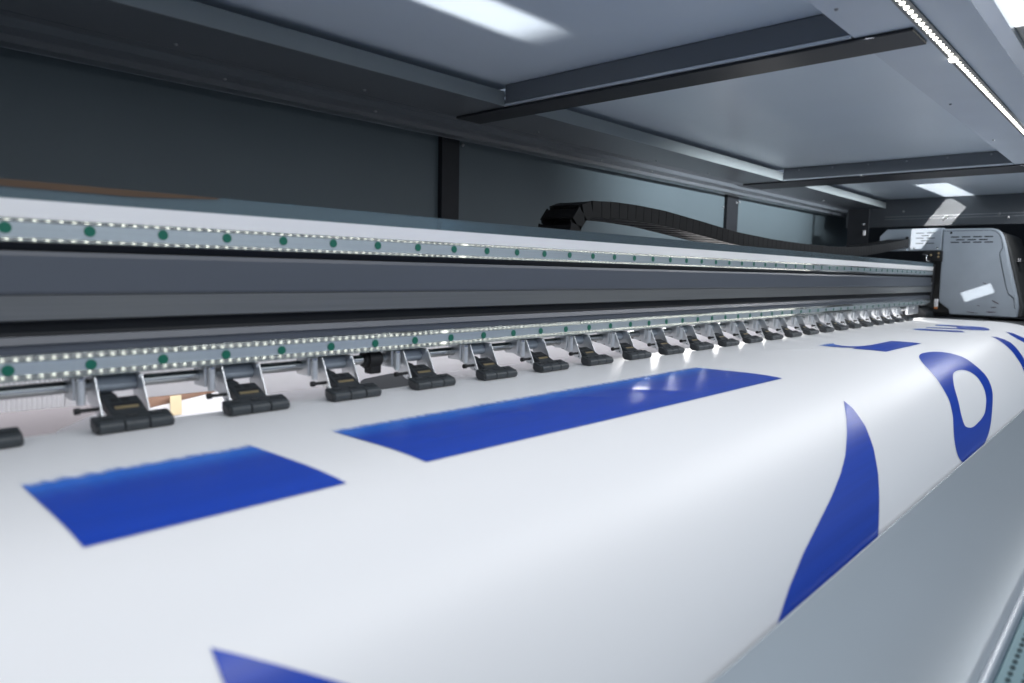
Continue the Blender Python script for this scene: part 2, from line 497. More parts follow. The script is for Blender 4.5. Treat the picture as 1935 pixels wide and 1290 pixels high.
def rail_profile(z0, z1, tb, tt, lip, depth):
    """front of an extruded rail: a leaning polished lip at both edges, fine drawn grooves between them"""
    pts, y = [], 0.0
    def lean(za, zb, ang, y):
        out, n = [], 6
        for k in range(n + 1):
            out.append((y, za + (zb - za) * k / n))
            y += math.tan(math.radians(ang - 0.35 + 0.7 * k / n)) * (zb - za) / n
        return out, out[-1][0]
    a, y = lean(z0, z0 + lip, tb, y)
    pts += a
    y += 0.0004
    n = 15
    za, zb = z0 + lip + 0.0002, z1 - lip - 0.0002
    for k in range(n * 6 + 1):
        pts.append((y + depth * math.sin(k / 6 * 2 * math.pi), za + (zb - za) * k / (n * 6)))
    y -= 0.0004
    a, y = lean(z1 - lip, z1, tt, y)
    pts += a
    return pts, len(a)
for nm, z0, z1, tb, tt, lip, zc in (('upper', 0.0162, 0.0350, 15.5, 14.1, 0.0032, 0.0268), ('lower', -0.0968, -0.0760, 24.6, 23.6, 0.0054, -0.0873)):
    pr, nl = rail_profile(z0, z1, tb, tt, lip, 0.000022)
    rl = MB()
    full = [(0.0030, z0)] + pr + [(0.0225, z1), (0.0225, z0)]
    rl.strip(full, [XL, XR - 0.01], False)
    rail = rl.build('guide_rail', M['alu'], g)
    rail.data.materials.append(M['alu_lip'])
    npf = len(full) - 1
    for p in rail.data.polygons:
        j = p.index % npf
        lipface = 1 <= j < nl or len(pr) - nl + 1 <= j < len(pr)
        p.material_index = 1 if lipface else 0
        p.use_smooth = True
    # hard creases where lip and grooves meet
    me = rail.data
    att = me.attributes.new('sharp_edge', 'BOOLEAN', 'EDGE') if 'sharp_edge' not in me.attributes else me.attributes['sharp_edge']
    mi = {}
    for p in me.polygons:
        for e in p.edge_keys:
            mi.setdefault(tuple(sorted(e)), []).append(p.material_index)
    for i, e in enumerate(me.edges):
        l = mi.get(tuple(sorted(e.vertices)), [])
        att.data[i].value = len(l) == 2 and l[0] != l[1]
    yc = min(p[0] for p in pr[nl + 2:-nl - 2])
    for k in range(-2, 49):
        x = 0.1427 + 0.06 * k - (0.0025 if nm == 'lower' else 0)
        c = MB().tube((x, yc + 0.0035, zc), (x, yc - 0.0006, zc), 0.0046, 0.0045, 18)
        sub('hole_plug', c, M['green'], rail, g)
# right end bracket
MB().box(XR - 0.012, XR + 0.02, 0.0, 0.10, -0.100, 0.06, 0.003).build('end_plate', M['black'], g)
for z in (0.075, 0.045, 0.005, -0.085):
    dome(MB(), (XR - 0.013, 0.004 + 0.01 * random.random(), z - 0.02), 0.0055, (-1, -0.3, 0)).build('bolt', M['steel'], g)

# ------------------------------------------------------------------ drag chain
ch = thing('cable_chain', 'black plastic cable drag chain arching out from behind the gantry to the carriage', 'cable chain', (1.0, 0.135, 0.05))
TH = 0.031
top = [(1.050, 0.130), (1.12, 0.1335), (1.19, 0.134), (1.30, 0.131), (1.45, 0.120), (1.63, 0.106), (1.85, 0.098), (2.05, 0.0955), (2.25, 0.0957), (2.45, 0.100), (2.65, 0.111), (2.85, 0.127), (3.05, 0.147), (3.21, 0.163)]
path = []
Rl = 0.052
cx, cz = 1.05, 0.130 - TH / 2 - Rl
for k in range(6, 0, -1):
    path.append((cx + 0.03 * k, cz - Rl))
for k in range(13):
    a = -math.pi / 2 - math.pi * k / 12
    path.append((cx + Rl * math.cos(a), cz + Rl * math.sin(a)))
for i in range(1, len(top)):
    path.append((top[i][0], top[i][1] - TH / 2))
# resample with equal steps
pl = [Vector((p[0], 0, p[1])) for p in path]
pitch = 0.0285
lk = [pl[0].copy()]
i = 0
cur = pl[0].copy()
while i < len(pl) - 1:
    d = pl[i + 1] - cur
    need = pitch
    while i < len(pl) - 1 and (pl[i + 1] - cur).length < need:
        need -= (pl[i + 1] - cur).length
        cur = pl[i + 1].copy()
        i += 1
    if i >= len(pl) - 1:
        break
    cur = cur + (pl[i + 1] - cur).normalized() * need
    lk.append(cur.copy())
print('chain links', len(lk))
for a, b in zip(lk[:-1], lk[1:]):
    c = (a + b) / 2
    d = (b - a).normalized()
    n = Vector((0, 1, 0)).cross(d) * -1
    ax = Matrix((d, Vector((0, 1, 0)), d.cross(Vector((0, 1, 0))))).transposed().to_4x4()
    ax.translation = Vector((c.x, 0.136, c.z))
    lb = MB()
    h = pitch / 2
    for s in (-1, 1):
        lb.box(-h + 0.0004, h - 0.0004, s * 0.036 - 0.002, s * 0.036 + 0.002, -TH / 2, TH / 2, 0.0008, ax)
        lb.box(-h - 0.004, h - 0.006, s * 0.0328 - 0.0012, s * 0.0328 + 0.0012, -TH / 2 + 0.002, TH / 2 - 0.002, 0, ax)
    lb.box(-h * 0.72, h * 0.72, -0.034, 0.034, TH / 2 - 0.004, TH / 2 - 0.0005, 0.0008, ax)
    lb.box(-h * 0.55, h * 0.55, -0.034, 0.034, -TH / 2 + 0.0005, -TH / 2 + 0.004, 0.0008, ax)
    lb.build('chain_link', M['chain'], ch)

# ------------------------------------------------------------------ print carriage
ca = thing('print_carriage', 'light grey print carriage with vent slots parked at the far right end', 'print carriage', (3.3, -0.12, -0.139))
outer = [(-0.015, 0.199), (-0.172, 0.198), (-0.188, 0.194), (-0.200, 0.186), (-0.208, 0.174), (-0.213, 0.160), (-0.222, 0.130), (-0.226, 0.112), (-0.239, 0.059), (-0.256, -0.005), (-0.271, -0.063),
         (-0.276, -0.098), (-0.274, -0.1345), (-0.057, -0.1335), (-0.052, -0.114), (-0.018, -0.088), (-0.015, 0.02)]
side = MB().prism(outer, 3.20, 3.235, bev=0.004).build('side_panel', M['carr'], ca)
# raised inner face leaving the moulded rim
inner = [(-0.017, 0.190), (-0.170, 0.190), (-0.186, 0.186), (-0.199, 0.174), (-0.207, 0.157), (-0.210, 0.140), (-0.213, 0.124), (-0.205, 0.106), (-0.206, 0.095), (-0.215, 0.055), (-0.236, -0.030), (-0.243, -0.049), (-0.261, -0.064), (-0.266, -0.100), (-0.270, -0.102)]
gr = MB()
for p, q in zip(inner[:-1], inner[1:]):
    v = Vector((q[0] - p[0], q[1] - p[1]))
    nn = Vector((-v.y, v.x)).normalized() * 0.0008
    gr.add([(3.1992, p[0] - nn.x, p[1] - nn.y), (3.1992, q[0] - nn.x, q[1] - nn.y), (3.1992, q[0] + nn.x, q[1] + nn.y), (3.1992, p[0] + nn.x, p[1] + nn.y)], [(0, 1, 2, 3)])
sub('seam', gr, M['dark'], side, ca)
# moulded step of the front rim, lower half
st = MB().prism([(-0.2065, 0.104), (-0.2225, 0.118), (-0.2345, 0.060), (-0.2515, -0.010), (-0.2625, -0.050), (-0.2605, -0.061), (-0.2455, -0.048), (-0.2375, -0.030), (-0.2165, 0.055)], 3.1975, 3.2, bev=0.0008)
sub('rim_step', st, M['carr'], side, ca)
for z, ys in ((0.1665, (-0.056, -0.093, -0.130, -0.166)), (0.1555, (-0.074, -0.112, -0.1495)), (0.1460, (-0.057, -0.094, -0.131, -0.167))):
    for y in ys:
        sub('vent_slot', MB().box(3.1990, 3.2005, y - 0.014, y + 0.014, z - 0.0020, z + 0.0020, 0.0006), M['black'], side, ca)
sub('screw', dome(MB(), (3.2, -0.042, 0.183), 0.0045, (-1, 0, 0)), M['dark'], side, ca)
MB().prism([(y, z) for y, z in [(-0.02, 0.193), (-0.185, 0.192), (-0.214, 0.176), (-0.236, 0.112), (-0.29, -0.098), (-0.285, -0.135), (0.05, -0.135), (0.05, 0.1)]], 3.236, 3.62, bev=0.006).build('front_shell', M['carr_dark'], ca)
MB().box(3.19, 3.6, -0.30, 0.10, -0.1375, -0.1360).build('base_plate', M['dark'], ca)
ld = MB().box(3.30, 3.36, -0.275, -0.222, 0.072, 0.080, 0.001).build('ledge', M['dark'], ca)
for y in (-0.236, -0.241, -0.252, -0.257):
    sub('white_tick', MB().box(3.2985, 3.2998, y - 0.001, y + 0.001, 0.0745, 0.0875), M['paper'], ld, ca)
# connector box at the rear of the carriage
bx = MB().prism([(0.213, 0.173), (0.187, 0.201), (-0.0125, 0.203), (-0.0125, 0.115), (0.213, 0.115)], 3.20, 3.27, bev=0.0012).build('connector_box', M['carr'], ca)
for z, ys in ((0.184, (0.066, 0.0275)), (0.174, (0.046,)), (0.164, (0.0655, 0.0265)), (0.1535, (0.047,)), (0.1435, (0.065, 0.028))):
    for y in ys:
        sub('vent_slot', MB().box(3.1990, 3.2005, y - 0.0140, y + 0.0140, z - 0.0015, z + 0.0015, 0.0005), M['black'], bx, ca)
for y, z in ((0.082, 0.124), (0.001, 0.126)):
    sub('screw', dome(MB(), (3.2, y, z), 0.004, (-1, 0, 0)), M['steel'], bx, ca)
MB().box(3.188, 3.1990, 0.104, 0.114, 0.126, 0.170, 0.001).build('chain_bracket', M['black'], ca)
MB().prism([(0.106, 0.1145), (0.213, 0.1145), (0.213, 0.120), (0.106, 0.122)], 3.18, 3.1990, bev=0.0005).build('chain_shelf', M['carr'], ca)
MB().box(3.19, 3.23, -0.02, 0.045, 0.072, 0.112, 0.002).build('slide_block', M['black'], ca)
MB().box(3.1975, 3.1995, -0.031, -0.0175, 0.068, 0.112, 0.0006).build('bracket', M['carr'], ca)
for y, z in ((-0.006, 0.104), (-0.006, 0.090), (0.020, 0.097)):
    dome(MB(), (3.19, y, z), 0.0042, (-1, 0, 0)).build('bolt', M['brass'], ca)
MB().tube((3.19, 0.050, 0.098), (3.19, 0.036, 0.098), 0.0018).tube((3.19, 0.036, 0.098), (3.19, 0.034, 0.076), 0.0018).tube((3.19, 0.034, 0.076), (3.19, 0.018, 0.070), 0.0018).build('wire_clip', M['steel'], ca)
# dried ink smudges low on the panel
for y, z, w, h, rot in ((-0.205, -0.080, 0.030, 0.004, 0.5), (-0.150, -0.095, 0.012, 0.003, 0.2), (-0.20, -0.100, 0.022, 0.004, -0.1), (-0.130, -0.122, 0.05, 0.004, 0.1), (-0.19, -0.118, 0.04, 0.005, 0.0), (-0.165, -0.01, 0.016, 0.003, 0.4)):
    rr = random.Random(int(y * -1e4))
    pts = []
    for k in range(14):
        t = 2 * math.pi * k / 14
        rj = 0.55 + 0.6 * rr.random()
        u, v = w / 2 * math.cos(t) * rj, h / 2 * math.sin(t) * rj
        pts.append((y + u * math.cos(rot) - v * math.sin(rot), z + u * math.sin(rot) + v * math.cos(rot)))
    sub('ink_smudge', MB().prism(pts, 3.1994, 3.2), M['smear'], side, ca)

# little sensor under the gantry's right end
se = thing('edge_sensor', 'small white sensor with an orange tip at the foot of the gantry end', 'sensor', (3.16, -0.02, -0.10))
MB().box(3.140, 3.155, -0.026, -0.014, -0.105, -0.074, 0.002).build('sensor_body', M['paper'], se)
MB().box(3.141, 3.154, -0.025, -0.015, -0.1125, -0.1055, 0.001).build('sensor_tip', M['orange'], se)
MB().box(3.13, 3.19, -0.014, 0.02, -0.11, -0.09, 0.002).build('mount', M['black'], se)
er_ = thing('end_roller', 'black end roller on the table beside the last pinch roller', 'roller', (3.10, 0.02, -0.139))
MB().tube((3.05, 0.02, -0.137), (3.17, 0.02, -0.137), 0.030, seg=28).build('roller_body', M['foot'], er_)
MB().box(2.86, 3.0, 0.006, 0.016, -0.128, -0.098, 0.002).build('side_plate', M['zinc'], er_)
dome(MB(), (2.93, 0.006, -0.104), 0.004, (0, -1, 0)).build('bolt', M['steel'], er_)
# door latch on the rear wall corner
la = thing('door_latch', 'white square latch under a round screw in the far rear corner', 'latch', (3.2, 0.277, 0.19))
MB().box(3.198, 3.206, 0.271, 0.280, 0.180, 0.200, 0.001).build('latch_plate', M['paper'], la)
dome(MB(), (3.2, 0.279, 0.226), 0.0075, (-1, 0, 0)).build('screw', M['steel'], la)
MB().box(3.206, 3.216, 0.262, 0.345, 0.07, 0.29, 0.001).build('bracket_plate', M['dark'], la)

# ------------------------------------------------------------------ table and printed vinyl
ZM = -0.1415
def profile():
    ds = 0.004
    y, z, s, th = -0.0, ZM, 0.0, 0.0
    out = [(s, y, z, th)]
    while s < 0.70:
        for _ in range(4):
            d = ds / 4
            k = 0.0 if s < 0.2 else min(1, (s - 0.2) / 0.12) / 0.27
            if th > 1.35:
                k = 0
            th += k * d
            y -= math.cos(th) * d
            z -= math.sin(th) * d
            s += d
        out.append((s, y, z, th))
    return out
PROF = profile()
BACK_S = 0.006
def wrinkle(x, s):
    """shallow buckles in the sheet in front of the pinch rollers"""
    w = 0.0
    for x0, s0, x1, s1, a, wd in ((0.49, 0.185, 0.56, 0.235, 0.0008, 0.011), (0.62, 0.18, 0.665, 0.215, 0.0008, 0.009), (0.70, 0.175, 0.78, 0.255, 0.0007, 0.013), (1.30, 0.12, 1.46, 0.18, 0.0012, 0.014), (0.36, 0.20, 0.40, 0.25, 0.0005, 0.012)):
        vx, vs = x1 - x0, s1 - s0
        L2 = vx * vx + vs * vs
        t = ((x - x0) * vx + (s - s0) * vs) / L2
        tc = min(1, max(0, t))
        dx, dy = x - x0 - tc * vx, s - s0 - tc * vs
        w += a * math.exp(-(dx * dx + dy * dy) / (wd * wd)) * (0.35 + 0.65 * math.sin(math.pi * tc))
    w += 0.0005 * math.sin(x * 7.1 + s * 9) * math.sin(s * 14 + x * 2.3) * min(1, max(0, (s - 0.02) / 0.1))
    return w
def surf(x, s, off=0.0):
    if s < 0:
        # falls away behind the rear edge of the table
        t = -s
        y = t
        z = ZM - 0.0
        return Vector((x, y, z + off))
    f = s / 0.004
    i = min(int(f), len(PROF) - 2)
    w = f - i
    a, b = PROF[i], PROF[i + 1]
    y = a[1] * (1 - w) + b[1] * w
    z = a[2] * (1 - w) + b[2] * w
    th = a[3] * (1 - w) + b[3] * w
    o = off + wrinkle(x, s)
    return Vector((x, y - math.sin(th) * o, z + math.cos(th) * o))

X0M, X1M = -0.55, 2.97
vin = thing('printed_banner', 'white vinyl banner with large blue printed letters curving off the table', 'printed banner', (1.2, -0.25, ZM))
sh = MB()
ss = [BACK_S + 0.0055 * k for k in range(int((0.66 - BACK_S) / 0.0055) + 1)]
xx = [X0M + (X1M - X0M) * k / 260 for k in range(261)]
sh.add([surf(x, s) for x in xx for s in ss],
       [(i * len(ss) + j, i * len(ss) + j + 1, (i + 1) * len(ss) + j + 1, (i + 1) * len(ss) + j) for i in range(len(xx) - 1) for j in range(len(ss) - 1)], True)
sheet = sh.build('vinyl_sheet', M['vinyl'], None)
sheet.parent = vin
sheet.matrix_parent_inverse = Matrix.Translation(-Vector(vin['_o']))

def sheet_normal(x, q):
    """true normal of the bent sheet, so that thin slivers of ink shade smoothly"""
    e = 0.002
    n = (surf(x + e, q) - surf(x - e, q)).cross(surf(x, q + e) - surf(x, max(0, q - e))).normalized()
    return n if n.dot(Vector((0, -0.6, 0.8))) > 0 else -n

def spline(pts, n=6, closed=True):
    out = []
    N_ = len(pts)
    for i in range(N_):
        p0, p1, p2, p3 = pts[(i - 1) % N_], pts[i], pts[(i + 1) % N_], pts[(i + 2) % N_]
        for k in range(n):
            t = k / n
            out.append(tuple(0.5 * ((2 * p1[c]) + (-p0[c] + p2[c]) * t + (2 * p0[c] - 5 * p1[c] + 4 * p2[c] - p3[c]) * t * t + (-p0[c] + 3 * p1[c] - 3 * p2[c] + p3[c]) * t ** 3) for c in (0, 1)))
    return out

def printed(name, outer, hole=None, smooth=False, label=None):
    loops = [spline(outer, 5) if smooth else outer]
    if hole:
        loops.append(spline(hole, 5))
    vs3 = [[Vector((p[0], p[1], 0)) for p in lp_] for lp_ in loops]
    tris = tessellate_polygon(vs3)
    flat = [v for l in vs3 for v in l]
    bm = bmesh.new()
    bv = [bm.verts.new(v) for v in flat]
    for t in tris:
        try:
            bm.faces.new([bv[i] for i in t])
        except ValueError:
            pass
    lo = [min(v[c] for v in flat) for c in (0, 1)]
    hi = [max(v[c] for v in flat) for c in (0, 1)]
    for k in ss:
        if lo[1] < k < hi[1]:
            bmesh.ops.bisect_plane(bm, geom=bm.verts[:] + bm.edges[:] + bm.faces[:], plane_co=(0, k, 0), plane_no=(0, 1, 0))
    for k in xx:
        if lo[0] < k < hi[0]:
            bmesh.ops.bisect_plane(bm, geom=bm.verts[:] + bm.edges[:] + bm.faces[:], plane_co=(k, 0, 0), plane_no=(1, 0, 0))
    bmesh.ops.remove_doubles(bm, verts=bm.verts, dist=2e-5)
    bmesh.ops.dissolve_degenerate(bm, dist=2e-5, edges=bm.edges)
    bmesh.ops.triangulate(bm, faces=bm.faces)
    nrm = []
    for v in bm.verts:
        x_, s_ = v.co.x, v.co.y
        nrm.append(sheet_normal(x_, s_))
        v.co = surf(x_, s_, 0.0006)
    mb = MB()
    mb.bm(bm, True)
    o = mb.build(name, M['ink'], None)
    if o.data.polygons[0].normal.dot(Vector((0, -0.6, 0.8))) < 0:
        o.data.flip_normals()
    o.data.normals_split_custom_set_from_vertices(nrm)
    o.parent = vin
    o.matrix_parent_inverse = Matrix.Translation(-Vector(vin['_o']))
    if label:
        o['label'] = label
    return o

printed('printed_bar', [(0.1122, 0.14), (0.2649, 0.14), (0.2668, 0.2822), (0.1095, 0.2821)], label='short blue printed bar with a feathered rear edge')
printed('printed_bar', [(0.3397, 0.14), (0.9853, 0.14), (0.9976, 0.2832), (0.3388, 0.2792)], label='long blue printed bar with a feathered rear edge')
printed('printed_stroke', [(1.0023, 0.3694), (0.9924, 0.3867), (0.9604, 0.416), (0.9185, 0.4436), (0.868, 0.4711), (0.8249, 0.4916), (0.7572, 0.5224), (0.6572, 0.57), (0.39849999999999997, 0.572), (0.5085, 0.52), (0.5535, 0.5051), (0.606, 0.4911), (0.6631, 0.4788), (0.724, 0.4658), (0.7842, 0.451), (0.8334, 0.4364), (0.8914, 0.4152), (0.9402, 0.3958)], label='blue pointed stroke running down under the guide plate')
printed('printed_letter', [(1.5549, 0.3308), (1.5982, 0.3222), (1.6433, 0.3208), (1.6934, 0.3255), (1.7375, 0.3378), (1.7644, 0.3546), (1.7713, 0.3733), (1.751, 0.398), (1.7282, 0.4209), (1.6921, 0.4409), (1.6386, 0.4596), (1.5862, 0.4724), (1.5102, 0.4891), (1.441, 0.5037), (1.3784, 0.5142), (1.3136, 0.5213), (1.2634, 0.5249), (1.211, 0.5249), (1.179, 0.5223), (1.1657, 0.517), (1.1672, 0.5084), (1.1832, 0.4979), (1.2103, 0.4863), (1.2438, 0.4747), (1.2826, 0.4627), (1.3151, 0.4509), (1.3531, 0.4354), (1.3899, 0.4154), (1.4309, 0.3922), (1.4746, 0.3661), (1.5122, 0.3468)],
        [(1.5365, 0.3987), (1.5769, 0.3936), (1.6176, 0.3943), (1.6456, 0.3995), (1.6581, 0.4084), (1.6543, 0.4211), (1.634, 0.4345), (1.6035, 0.449), (1.5624, 0.4622), (1.5211, 0.4722), (1.4692, 0.4825), (1.4259, 0.4871), (1.381, 0.4894), (1.338, 0.4902), (1.3113, 0.4868), (1.3034, 0.4814), (1.3192, 0.4719), (1.3429, 0.4617), (1.3829, 0.4469), (1.426, 0.4304), (1.4711, 0.4154)], True, label='blue ring shaped letter with a white counter')
printed('printed_stroke', [(2.3271, 0.3305), (2.3609, 0.3413), (2.3675, 0.3578), (2.3604, 0.3739), (2.3193, 0.394), (2.2704, 0.4127), (2.2346, 0.4259), (2.2105, 0.4339), (2.1616, 0.4534), (2.096, 0.4771), (1.9359, 0.5077), (2.0003, 0.4818), (2.0583, 0.4595), (2.1099, 0.4425), (2.1482, 0.4267), (2.2039, 0.4048), (2.2466, 0.3838), (2.2833, 0.3639), (2.3129, 0.3454)], label='thin blue curved stroke near the right edge of the photo')
printed('printed_stroke', [(2.586, 0.3293), (2.6062, 0.3443), (2.5967, 0.3608), (2.5946, 0.3769), (2.6029, 0.3993), (2.482, 0.4162), (2.4938, 0.3911), (2.4984, 0.3824), (2.5052, 0.3682), (2.5343, 0.3509)], label='farther thin blue stroke at the right edge of the photo')
printed('printed_letter', [(2.5496, 0.14), (2.5612, 0.1811), (2.5595, 0.2136), (2.5776, 0.242), (2.5874, 0.2655), (2.5694, 0.284), (2.5362, 0.2948), (2.5033, 0.2975), (2.4637, 0.2918), (2.4055, 0.2718), (2.3873, 0.2454), (2.3739, 0.218), (2.3617, 0.1901), (2.3651, 0.1616), (2.3888, 0.1563), (2.403, 0.1814), (2.4089, 0.2111), (2.4199, 0.2272), (2.4641, 0.2257), (2.4924, 0.2135), (2.4954, 0.194), (2.4902, 0.1632)], label='blue letter bowl far along the table before the carriage')
printed('printed_stroke', [(2.254, 0.14), (2.2984, 0.1581), (2.3099, 0.1708), (2.3004, 0.2178), (2.3274, 0.2594), (2.2844, 0.275), (2.2435, 0.2437), (2.2347, 0.2022), (2.2333, 0.173)], label='thin blue stroke in front of the far letter bowl')
printed('printed_letter', [(1.5127, 0.14), (1.546, 0.14), (1.5919, 0.155), (1.5669, 0.167), (1.5516, 0.1852), (1.5535, 0.2011), (1.5691, 0.2127), (1.5939, 0.2193), (1.6227, 0.2227), (1.7703, 0.2236), (1.794, 0.2796), (1.5235, 0.2785), (1.5056, 0.2205), (1.5349, 0.2206), (1.5116, 0.198), (1.5108, 0.1749)], label='blue slanted block with a curved tail behind the ring letter')
printed('printed_stroke', [(0.1315, 0.3799), (0.175, 0.4201), (0.1986, 0.4409), (0.1758, 0.4492), (0.1296, 0.4137), (0.1296, 0.3979)], label='blue corner of a letter at the bottom edge of the photo')

pt = thing('print_table', 'dark printing table under the white banner', 'table', (1.2, -0.1, -0.2))
MB().prism([(-0.007, -0.1435), (-0.19, -0.1435), (-0.19, -0.165), (-0.007, -0.165)], X0M, 3.25).build('table_top', M['dark'], pt)
MB().box(2.985, 3.9, -0.50, 0.30, -0.172, -0.1475, 0.002).build('side_deck', M['carr_dark'], pt)

# ------------------------------------------------------------------ front guide plate and perforated shelf
gp = thing('guide_plate', 'smooth grey metal guide plate below the curve of the banner', 'guide plate', (1.0, -0.55, -0.26))
pr = []
for k in range(13):
    t = k / 12
    y = -0.4875 - 0.1105 * t
    z = -0.2535 - 0.0465 * (2.05 * t - 1.05 * t * t)
    pr.append((y, z))
prof_t = [(-0.4862, -0.2555), (-0.4864, -0.2530)] + pr
MB().strip(prof_t + [(p[0], p[1] - 0.003) for p in prof_t[::-1]][:-1], [-0.4 + 0.1 * k for k in range(37)]).build('plate_sheet', M['guide'], gp)
ye, ze = pr[-1]
MB().tube((-0.4, ye - 0.001, ze + 0.0002), (3.2, ye - 0.001, ze + 0.0002), 0.0030, seg=16).build('rolled_hem', M['lip'], gp)
pf = thing('perforated_shelf', 'teal perforated metal shelf in front of the grey guide plate', 'perforated shelf', (0.6, -0.68, -0.26))
MB().box(-0.4, 3.2, -0.80, ye - 0.0045, ze - 0.0075, ze - 0.0045).build('shelf_sheet', M['perf'], pf)
M['hole'] = mat('hole_shade', (0.03, 0.06, 0.07), 0.8)
cnt = 0
for r in range(3):
    for k in range(33):
        x = 0.40 + 0.012 * k + (0.006 if r % 2 else 0)
        y = ye - 0.0125 - 0.0095 * r
        h = MB()
        h.prism([(x + 0.0042 * math.cos(t), y + 0.0019 * math.sin(t)) for t in [2 * math.pi * q / 12 for q in range(12)]], ze - 0.0046, ze - 0.0041, axis='z')
        h.build('hole', M['hole'], pf)

# ------------------------------------------------------------------ things behind the rollers
bs = thing('feed_sheet', 'bright white unprinted sheet hanging behind the pinch rollers', 'paper sheet', (1.5, 0.2, -0.2))
fs = []
for k in range(25):
    t = k / 24
    y = -0.0055 + 0.62 * t
    z = -0.1425 - 0.058 * math.sin(math.pi * min(1, t * 1.15)) ** 0.7 * (1 if t < 0.6 else 1) + (0.16 * max(0, t - 0.6) ** 1.3)
    fs.append((y, z))
MB().strip(fs, [-0.3 + 0.1 * k for k in range(36)]).build('sheet', M['paper'], bs)
rb = thing('ribbed_roll', 'white finely ribbed roll seen under the shaft at the left', 'paper roll', (0.2, 0.36, -0.17))
pts = []
mb = MB()
nseg = 20
xs = []
x = -0.1
k = 0
rings = []
while x < 0.262:
    for dx, rr in ((0.0, 0.0395), (0.0012, 0.0408), (0.0030, 0.0408), (0.0042, 0.0395)):
        rings.append((x + dx, rr))
    x += 0.0052
vs, fsr = [], []
for (xr, rr) in rings:
    for q in range(nseg):
        t = 2 * math.pi * q / nseg
        vs.append((xr, 0.36 + rr * math.cos(t), -0.166 + rr * math.sin(t)))
for i in range(len(rings) - 1):
    for q in range(nseg):
        fsr.append((i * nseg + q, i * nseg + (q + 1) % nseg, (i + 1) * nseg + (q + 1) % nseg, (i + 1) * nseg + q))
mb.add(vs, fsr, True)
mb.build('roll_body', M['paper'], rb)
mb = MB().tube((0.264, 0.36, -0.166), (2.9, 0.36, -0.166), 0.0375, seg=28)
rl2 = thing('paper_roll', 'smooth white roll stretching behind the pinch rollers', 'paper roll', (1.5, 0.36, -0.17))
mb.build('roll_body', M['paper'], rl2)
cb = tag(MB().prism([(0.296, -0.1500), (0.3756, -0.1508), (0.3790, -0.1498), (0.3790, -0.175), (0.296, -0.175)], 0.160, 0.163, axis='y').build('cardboard_offcut', M['card'], None), 'brown cardboard offcut standing behind the gap between the first two whole rollers', 'cardboard')
pf_ = tag(MB().prism([(0.285, -0.1640), (0.3044, -0.1605), (0.3765, -0.1512), (0.43, -0.1530), (0.43, -0.186), (0.285, -0.186)], 0.152, 0.1545, axis='y').build('paper_flap', M['paper'], None), 'white paper flap folded up in front of the brown cardboard offcut', 'paper')
tp = tag(MB().box(0.3230, 0.3355, 0.1495, 0.1505, -0.172, -0.1492).build('tape_strip', M['tape'], None), 'short cream tape strip across the brown cardboard offcut', 'tape')
bf = tag(MB().prism([(0.02, -0.1360), (0.1292, -0.1378), (0.2241, -0.1400), (0.2431, -0.1449), (0.1964, -0.1620), (0.1964, -0.172), (0.02, -0.172)], 0.100, 0.102, axis='y').build('backing_sheet', M['mauve'], None), 'shade-toned mauve backing sheet below the ribbed roll at the far left', 'paper sheet')
bk = tag(MB().prism([(0.547, -0.1501), (0.5554, -0.1465), (0.6012, -0.1432), (0.640, -0.1500), (0.640, -0.175), (0.547, -0.175)], 0.100, 0.102, axis='y').build('black_sheet', M['slate'], None), 'dark grey sheet standing behind the third and fourth whole rollers', 'sheet')

# ------------------------------------------------------------------ pinch roller shaft
sf = thing('roller_shaft', 'long steel shaft carrying the pinch rollers under the gantry', 'shaft', (1.5, 0.018, -0.108))
MB().tube((XL, 0.018, -0.1075), (2.95, 0.018, -0.1075), 0.0056, seg=20).build('shaft_rod', M['steel'], sf)
cl = tag(MB().tube((0.497, 0.018, -0.1075), (0.513, 0.018, -0.1075), 0.0115, seg=20).tube((0.493, 0.018, -0.1075), (0.517, 0.018, -0.1075), 0.0088, seg=20).box(0.499, 0.515, 0.010, 0.024, -0.125, -0.108, 0.002).build('shaft_collar', M['black'], None), 'black collar clamped on the steel shaft between two pinch rollers', 'collar')

